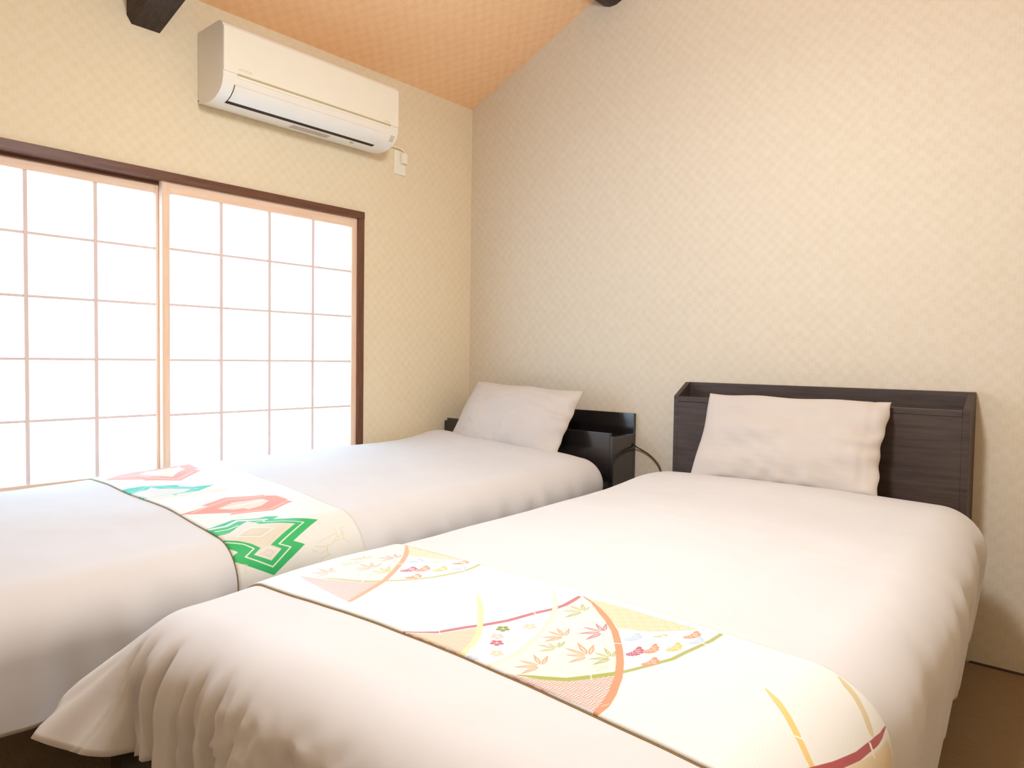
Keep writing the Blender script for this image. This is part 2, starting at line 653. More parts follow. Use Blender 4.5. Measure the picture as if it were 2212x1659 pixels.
def build_bed_right():
    b = empty('bed', (1.83, -1.2, 0))
    tag(b, 'dark brown wooden bed with taller shelf headboard and angled ends, farther from window', 'bed', 'single beds')
    m = M['bed_brown']
    h = empty('headboard', (1.83, -0.06, 0))
    h.parent = b
    h.matrix_parent_inverse = Matrix.Translation(-b.location)
    y_b, y_f = -0.004, -0.125
    t = 0.020
    box('back_panel', (BX0 + t, y_b - 0.018, 0.05), (BX1 - t, y_b, 0.908), m, h, 0.0015)
    side = [(y_b, 0.0), (y_b, 0.908), (y_b - 0.020, 0.908), (y_f, 0.852), (y_f, 0.0)]
    prism('side_panel', side, 0, BX0, BX0 + t, m, h, 0.0015)
    prism('side_panel', side, 0, BX1 - t, BX1, m, h, 0.0015)
    box('front_panel', (BX0 + t, y_f + 0.018, 0.05), (BX1 - t, y_f, 0.829), m, h, 0.0015)
    box('front_rail', (BX0 + t, y_f + 0.018, 0.8305), (BX1 - t, y_f - 0.002, 0.851), m, h, 0.0015)
    box('shelf', (BX0 + t, y_b - 0.018, 0.775), (BX1 - t, y_f + 0.018, 0.79), m, h)
    rails(b, BX0 + 0.005, BX1 - 0.005, y_f, m)


def build_bed_left():
    b = empty('bed', (0.53, -1.2, 0))
    tag(b, 'black glossy bed with low stepped box headboard, beside the shoji window', 'bed', 'single beds')
    m = M['bed_black']
    h = empty('headboard', (0.53, -0.1, 0))
    h.parent = b
    h.matrix_parent_inverse = Matrix.Translation(-b.location)
    y_b, y_f = -0.004, -0.190
    t = 0.020
    box('back_panel', (LX0, y_b - 0.018, 0.05), (LX1, y_b, 0.757), m, h, 0.0015)
    box('side_panel', (LX0, y_f, 0.0), (LX0 + t, y_b - 0.018, 0.664), m, h, 0.0015)
    box('side_panel', (LX1 - t, y_f, 0.0), (LX1, y_b - 0.018, 0.664), m, h, 0.0015)
    box('front_panel', (LX0 + t, y_f - 0.001, 0.05), (LX1 - t, y_f + 0.018, 0.678), m, h, 0.0015)
    box('shelf', (LX0 + t, y_f + 0.018, 0.640), (LX1 - t, y_b - 0.018, 0.655), m, h)
    rails(b, LX0 + 0.02, LX1 - 0.005, y_f, m)


build_bed_right()
build_bed_left()


def build_cord():
    pts = [(1.0625, -0.03, 0.622), (1.075, -0.016, 0.606), (1.10, -0.010, 0.594), (1.135, -0.008, 0.576), (1.170, -0.009, 0.550),
           (1.195, -0.012, 0.515), (1.207, -0.014, 0.44), (1.212, -0.014, 0.30), (1.214, -0.014, 0.10), (1.216, -0.02, 0.006)]
    bm = bmesh.new()
    add_tube(bm, spline(pts, 6), 0.0032, 8)
    o = obj('power_cord', bm, M['cord'], None, True)
    tag(o, 'thin dark power cord hanging from the low black headboard between the two beds', 'cord')


build_cord()


# ----------------------------------------------------------------- bed linen
# PURE-BEGIN
def waves(seed, n, lmin, lmax):
    g = np.random.RandomState(seed)
    lam = g.uniform(lmin, lmax, n)
    th = g.uniform(0, 2 * np.pi, n)
    ph = g.uniform(0, 2 * np.pi, n)
    def f(x, y):
        r = 0
        for i in range(n):
            k = 2 * np.pi / lam[i]
            r = r + np.sin(k * (x * np.cos(th[i]) + y * np.sin(th[i])) + ph[i])
        return r / np.sqrt(n)
    return f


def sstep(a, b, x):
    t = np.clip((x - a) / (b - a), 0, 1)
    return t * t * (3 - 2 * t)


class Cloth:
    """quilt laid over a bed: (a, b) metres across / down the bed, unrolled over the edges."""

    def __init__(s, **k):
        s.__dict__.update(k)
        s.w1 = waves(s.seed, 7, 0.35, 0.9)
        s.w2 = waves(s.seed + 1, 9, 0.10, 0.22)
        s.w3 = waves(s.seed + 2, 5, 0.25, 0.6)

    def top(s, a, y):
        x = s.xl + a
        d = -y
        z = s.z0 + s.crest * np.exp(-((d - 0.42) / 0.17) ** 2) + s.drop * sstep(1.3, 2.4, d)
        u = np.clip(a / s.w, 0, 1)
        z = z + s.crown * (4 * u * (1 - u)) + s.tilt * (u - 0.5)
        z = z + s.puff * (s.w1(x, y) * 0.6 + 0.10 * s.w2(x, y))
        if s.sag:
            z = z - s.sag * np.exp(-((a - 0) / 0.20) ** 2 - ((d + s.yh - s.l) / 0.20) ** 2)
        if s.hump:
            z = z + s.hump * np.exp(-((x - 0.12) / 0.16) ** 2 - ((d - 0.36) / 0.11) ** 2)
        return z

    def ev(s, a, b, off=0.0):
        """cloth point -> position and outward normal"""
        a = np.asarray(a, float)
        b = np.asarray(b, float)
        ia = np.clip(a, 0, s.w)
        ib = np.clip(b, 0, s.l)
        ex = a - ia
        ey = ib - b                      # + towards the head (+y)
        e = np.hypot(ex, ey) + 1e-9
        nx, ny = ex / e, ey / e
        right, left = nx > 0, nx < 0
        foot = ny < 0
        r = np.where(ny > 0, s.rh * ny ** 2 + s.r * (1 - ny ** 2), s.r)
        corner = np.abs(2 * nx * ny)
        pm = np.full_like(e, np.radians(91.0))
        pm = np.where(right & (ny >= 0), np.radians(97.0), pm)
        flare = np.where(foot & left, s.flare_l, np.where(foot & right, s.flare_r, 0.0))
        pm = pm - np.radians(flare) * corner ** 0.8 * (foot > 0)
        per = np.where(np.abs(ny) > np.abs(nx), ia + np.arctan2(nx, np.abs(ny) + 1e-9) * 0.16, 3.0 + ib + ny * 0.1)
        phi = np.minimum(e / r, pm)
        arc = phi * r
        rest = np.maximum(0, e - arc)
        h = r * np.sin(phi) + rest * np.cos(pm)
        dz = r * (1 - np.cos(phi)) + rest * np.sin(pm)
        # folds in what hangs down
        hang = sstep(0.06, 0.24, e)
        f1 = s.w3(per, per * 0) * 0.007 + 0.004 * s.w2(per * 1.3, dz * 0.2)
        near = np.exp(-(np.maximum(0, per if s.gather is None else np.abs(per - s.gather)) / 0.30) ** 2) * (np.abs(ny) > 0.2) * foot
        if s.gather is not None:
            q = per / 0.085 + 0.25 * np.sin(per * 23) + 1.2 * dz
            v1 = np.maximum(0, np.sin(2 * np.pi * q)) ** 3
            v2 = np.maximum(0, np.sin(2 * np.pi * q * 1.63 + 0.9)) ** 5
            f1 = f1 - near * s.gamp * (v1 + 0.5 * v2)
            crum = np.exp(-((per - s.gather - 0.42) / 0.20) ** 2) * (np.abs(ny) > 0.2) * foot
            f1 = f1 - crum * 0.014 * (np.abs(s.w2(per * 2.2, e * 2.0)) + 0.6 * np.abs(s.w2(per * 4 + 3, e * 3)))
        disp = f1 * hang * (1 - 0.75 * corner * foot)
        x = s.xl + ia + s.skew * np.minimum(ib, 1.25 + 0.1 * np.maximum(0, ib - 1.25)) + nx * h
        y = s.yh - ib - s.slant * (ia / s.w - 0.3) * sstep(s.l - 0.5, s.l, ib) + ny * h
        z = s.top(ia, s.yh - ib) - dz
        Nx, Ny, Nz = nx * np.sin(phi), ny * np.sin(phi), np.cos(phi)
        x = x + Nx * (disp + off)
        y = y + Ny * (disp + off)
        z = z + Nz * (disp * 0.6 + off)
        return np.stack([x, y, z], -1)


QR = Cloth(seed=3, xl=1.398, w=0.905, yh=-0.315, l=1.868, z0=0.556, crest=0.018, drop=0.0, crown=0.010, tilt=0.0,
           puff=0.0035, hump=0, r=0.125, rh=0.10, skew=0.050, flare_l=54.0, flare_r=20.0, gather=0.04, gamp=0.062, sag=0.015, slant=0.0)
QL = Cloth(seed=11, xl=0.135, w=0.84, yh=-0.335, l=2.10, z0=0.586, crest=0.012, drop=-0.030, crown=0.012, tilt=-0.035,
           puff=0.004, hump=0.022, r=0.115, rh=0.10, skew=0.050, flare_l=10.0, flare_r=30.0, gather=None, gamp=0.0, sag=0, slant=0.0)
QR_EXT = (-0.175, 0.905 + 0.46, -0.16, 1.868 + 0.29)     # cloth extents: left, right, head, foot
QL_EXT = (-0.20, 0.84 + 0.335, -0.15, 2.10 + 0.30)
# runner strips: (a0, a1, b0, b1) on the quilt beneath
RR = (-0.17, 0.905 + 0.40, 1.390, 1.742)
RL = (-0.13, 0.84 + 0.32, 1.252, 1.612)
# PURE-END


def grid_obj(name, P, mat, parent=None, uv=True, thick=0.0, off=-1.0, smooth=True):
    n, m = P.shape[:2]
    me = bpy.data.meshes.new(name)
    idx = np.arange(n * m).reshape(n, m)
    q = np.stack([idx[:-1, :-1], idx[1:, :-1], idx[1:, 1:], idx[:-1, 1:]], -1).reshape(-1, 4)
    me.from_pydata(P.reshape(-1, 3).tolist(), [], q.tolist())
    if uv:
        uvl = me.uv_layers.new(name='UVMap')
        U, V = np.meshgrid(np.linspace(0, 1, n), np.linspace(0, 1, m), indexing='ij')
        uvv = np.stack([U, V], -1).reshape(-1, 2)
        li = np.empty(len(me.loops), int)
        me.loops.foreach_get('vertex_index', li)
        uvl.data.foreach_set('uv', uvv[li].ravel().astype(np.float32))
    me.update()
    o = link_mesh(name, me, mat, parent, smooth)
    if thick > 0:
        md = o.modifiers.new('thickness', 'SOLIDIFY')
        md.thickness = thick
        md.offset = off
        md.use_even_offset = False
    return o


def sheet(c, ext, n, m, off=0.0):
    a = np.linspace(ext[0], ext[1], n)
    b = np.linspace(ext[2], ext[3], m)
    A, B = np.meshgrid(a, b, indexing='ij')
    return c.ev(A, B, off)


def duvet(name, c, ext, label):
    P = sheet(c, ext, 150, 210)
    P = P[:, ::-1]          # normals up
    o = grid_obj(name, P, M['duvet'], None, False, 0.022, -1.0)
    return tag(o, label, 'duvet', 'beige duvets')


duvet('duvet', QR, QR_EXT, 'beige cotton duvet on the dark brown bed, under the runner with fans')
duvet('duvet', QL, QL_EXT, 'beige cotton duvet on the low black bed, under the runner with stepped diamonds')

#PATTERN-CODE
PAT_L = [('P',(240,150,118),[(782,16018),(128,15306),(-230,14579),(-462,13749),(-555,13171),(-206,12894),(1208,13189),(1330,13384),(1696,13314),(2679,14455),(2143,14891),(1870,15188),(1621,15212),(1308,15576)]),('P',(244,226,196),[(610,14891),(435,14774),(251,14424),(92,13852),(232,13459),(786,13458),(1506,14050),(2001,14413),(1607,14585),(1222,14812)]),('L',(246,186,160),101,0,[(604,15479),(621,15012),(1472,14928),(2017,14735),(2429,14429),(1708,13626)]),('L',(222,206,172),97,0,[(177,14521),(288,14126),(109,13714)]),('L',(250,246,236),99,0,[(985,14839),(734,14201),(227,13419)]),('P',(58,204,172),[(2603,16259),(2436,15935),(2505,15537),(2824,15172),(3053,14866),(3189,14721),(3316,14817),(3711,14545),(3914,13981),(4313,14620),(4267,14999),(4241,15222),(4379,15360),(4208,15382),(4031,15949),(4175,16279),(4527,16485),(2775,16376)]),('P',(240,230,214),[(3303,16330),(2988,15726),(3041,15632),(2819,15407),(3195,15305),(3366,15100),(3920,14681),(4149,14985),(4177,15349),(4004,15938),(3522,16284)]),('L',(150,226,206),60,0,[(2893,16253),(2963,15849),(2672,15505),(2999,15125),(3238,15065),(3993,14511),(4157,14850)]),('L',(250,246,236),68,0,[(3556,16369),(3903,16174),(3986,15931)]),('P',(243,230,196),[(4230,16255),(4076,15967),(4379,15360),(4378,14650),(4575,13891),(5016,14116),(4810,14852),(4563,15516),(4529,16238)]),('P',(240,150,118),[(6446,16161),(6242,15276),(6095,15416),(5711,14541),(6049,13823),(6086,13457),(6153,13589),(6363,13279),(6933,13226),(6948,13331),(7168,13222),(7239,13454),(7587,14104),(7323,14937),(7253,15183),(7137,15029)]),('P',(244,226,196),[(6614,15195),(6321,14588),(6403,14270),(6428,13835),(6724,13724),(7039,14140),(7131,14570),(6962,14628),(6912,14896)]),('L',(246,186,160),79,0,[(6488,15816),(6143,14954),(5940,14558),(6195,13981),(6205,13565)]),('L',(246,186,160),78,0,[(7108,15108),(7305,14688),(7444,14097),(7097,13448)]),('L',(250,246,236),82,0,[(6669,15074),(6650,14482),(6591,13812)]),('L',(222,206,172),44,0,[(6450,14623),(6535,14168),(6476,13746)]),('L',(222,206,172),32,0,[(6544,15011),(6485,14642)]),('P',(52,192,102),[(7939,16274),(7813,15783),(7680,15311),(7946,14752),(7941,14520),(8124,14245),(8230,14492),(8858,13525),(9327,14517),(9487,14252),(10003,15237),(9361,16263),(9229,15968),(8940,16301)]),('P',(50,196,130),[(7939,16274),(7813,15783),(7680,15311),(7946,14752),(7941,14520),(8124,14245),(8230,14492),(8696,13924),(8752,13985),(8209,14852),(8079,15062),(8198,15757),(8255,16151)]),('P',(240,230,214),[(8490,16163),(8467,15808),(8170,15408),(7983,15079),(8143,15003),(8352,14933),(8802,14179),(9272,15129),(9443,14893),(9656,15237),(9402,15632),(9282,15400),(9101,15568),(8910,15823),(8707,16230)]),('P',(238,228,206),[(8588,15655),(8352,14933),(8802,14179),(9272,15129),(9267,15308),(9101,15568),(8910,15823)]),('P',(52,192,102),[(7993,16023),(8111,15389),(8324,15601),(8497,15910),(8480,16157)]),('L',(250,246,236),45,0,[(8172,16025),(8223,15725),(8126,15408)]),('L',(250,246,236),91,0,[(7956,16070),(7992,15651),(7802,15260),(8039,14852),(8139,14622)]),('L',(250,246,236),34,0,[(8190,15006),(8190,14699),(8263,14788),(8833,13947),(9307,14909),(9464,14643),(9804,15236),(9398,15842),(9249,15563),(9047,15760),(8832,16167)]),('L',(252,250,240),26,0,[(8440,15260),(8780,14779),(8960,15253),(8738,15779),(8440,15260)]),('L',(222,206,172),16,0,[(8571,15289),(8779,14924),(8898,15265),(8751,15633),(8571,15289)]),('L',(252,250,240),17,0,[(9308,15235),(9469,14965),(9611,15252),(9407,15575),(9308,15235)]),('L',(222,206,172),10,0,[(9381,15242),(9462,15113),(9533,15262),(9449,15391),(9381,15242)]),('L',(222,206,172),11,0,[(9245,15220),(9047,14907),(8808,14416)]),('L',(233,226,184),15,0,[(9536,13850),(9483,13601),(9410,13305),(9478,13273)]),('L',(233,226,184),19,0,[(9196,13241),(9409,13251),(9504,13259),(9569,13409)]),('L',(233,226,184),16,0,[(9530,13244),(9439,13090),(9287,13077),(9253,12976)]),('L',(233,226,184),18,0,[(9556,13105),(9349,13029)]),('L',(233,226,184),15,0,[(9615,14005),(9683,13731),(9673,13554),(9594,13394),(9582,13090),(9730,13011)]),('L',(233,226,184),16,0,[(9694,13661),(9831,13704),(9932,13609)]),('L',(233,226,184),15,0,[(9816,13869),(9768,13710),(9658,13624)]),('L',(233,226,184),16,0,[(10043,13939),(9932,13896),(9899,13673)]),('L',(233,226,184),15,0,[(9672,14124),(9775,13957)]),('L',(233,226,184),14,0,[(9530,16236),(9525,16030),(9597,15841)]),('L',(233,226,184),14,0,[(9576,15919),(9808,15929)]),('L',(233,226,184),14,0,[(9609,16092),(9737,16200)]),('L',(252,252,252),31,0,[(7102,16205),(6934,15911)]),('L',(252,252,252),27,0,[(7442,16190),(7244,15770)]),('L',(252,252,252),23,0,[(6882,16062),(6986,16218)])]  # the pale gold band between green and orange paints the shading of a fold
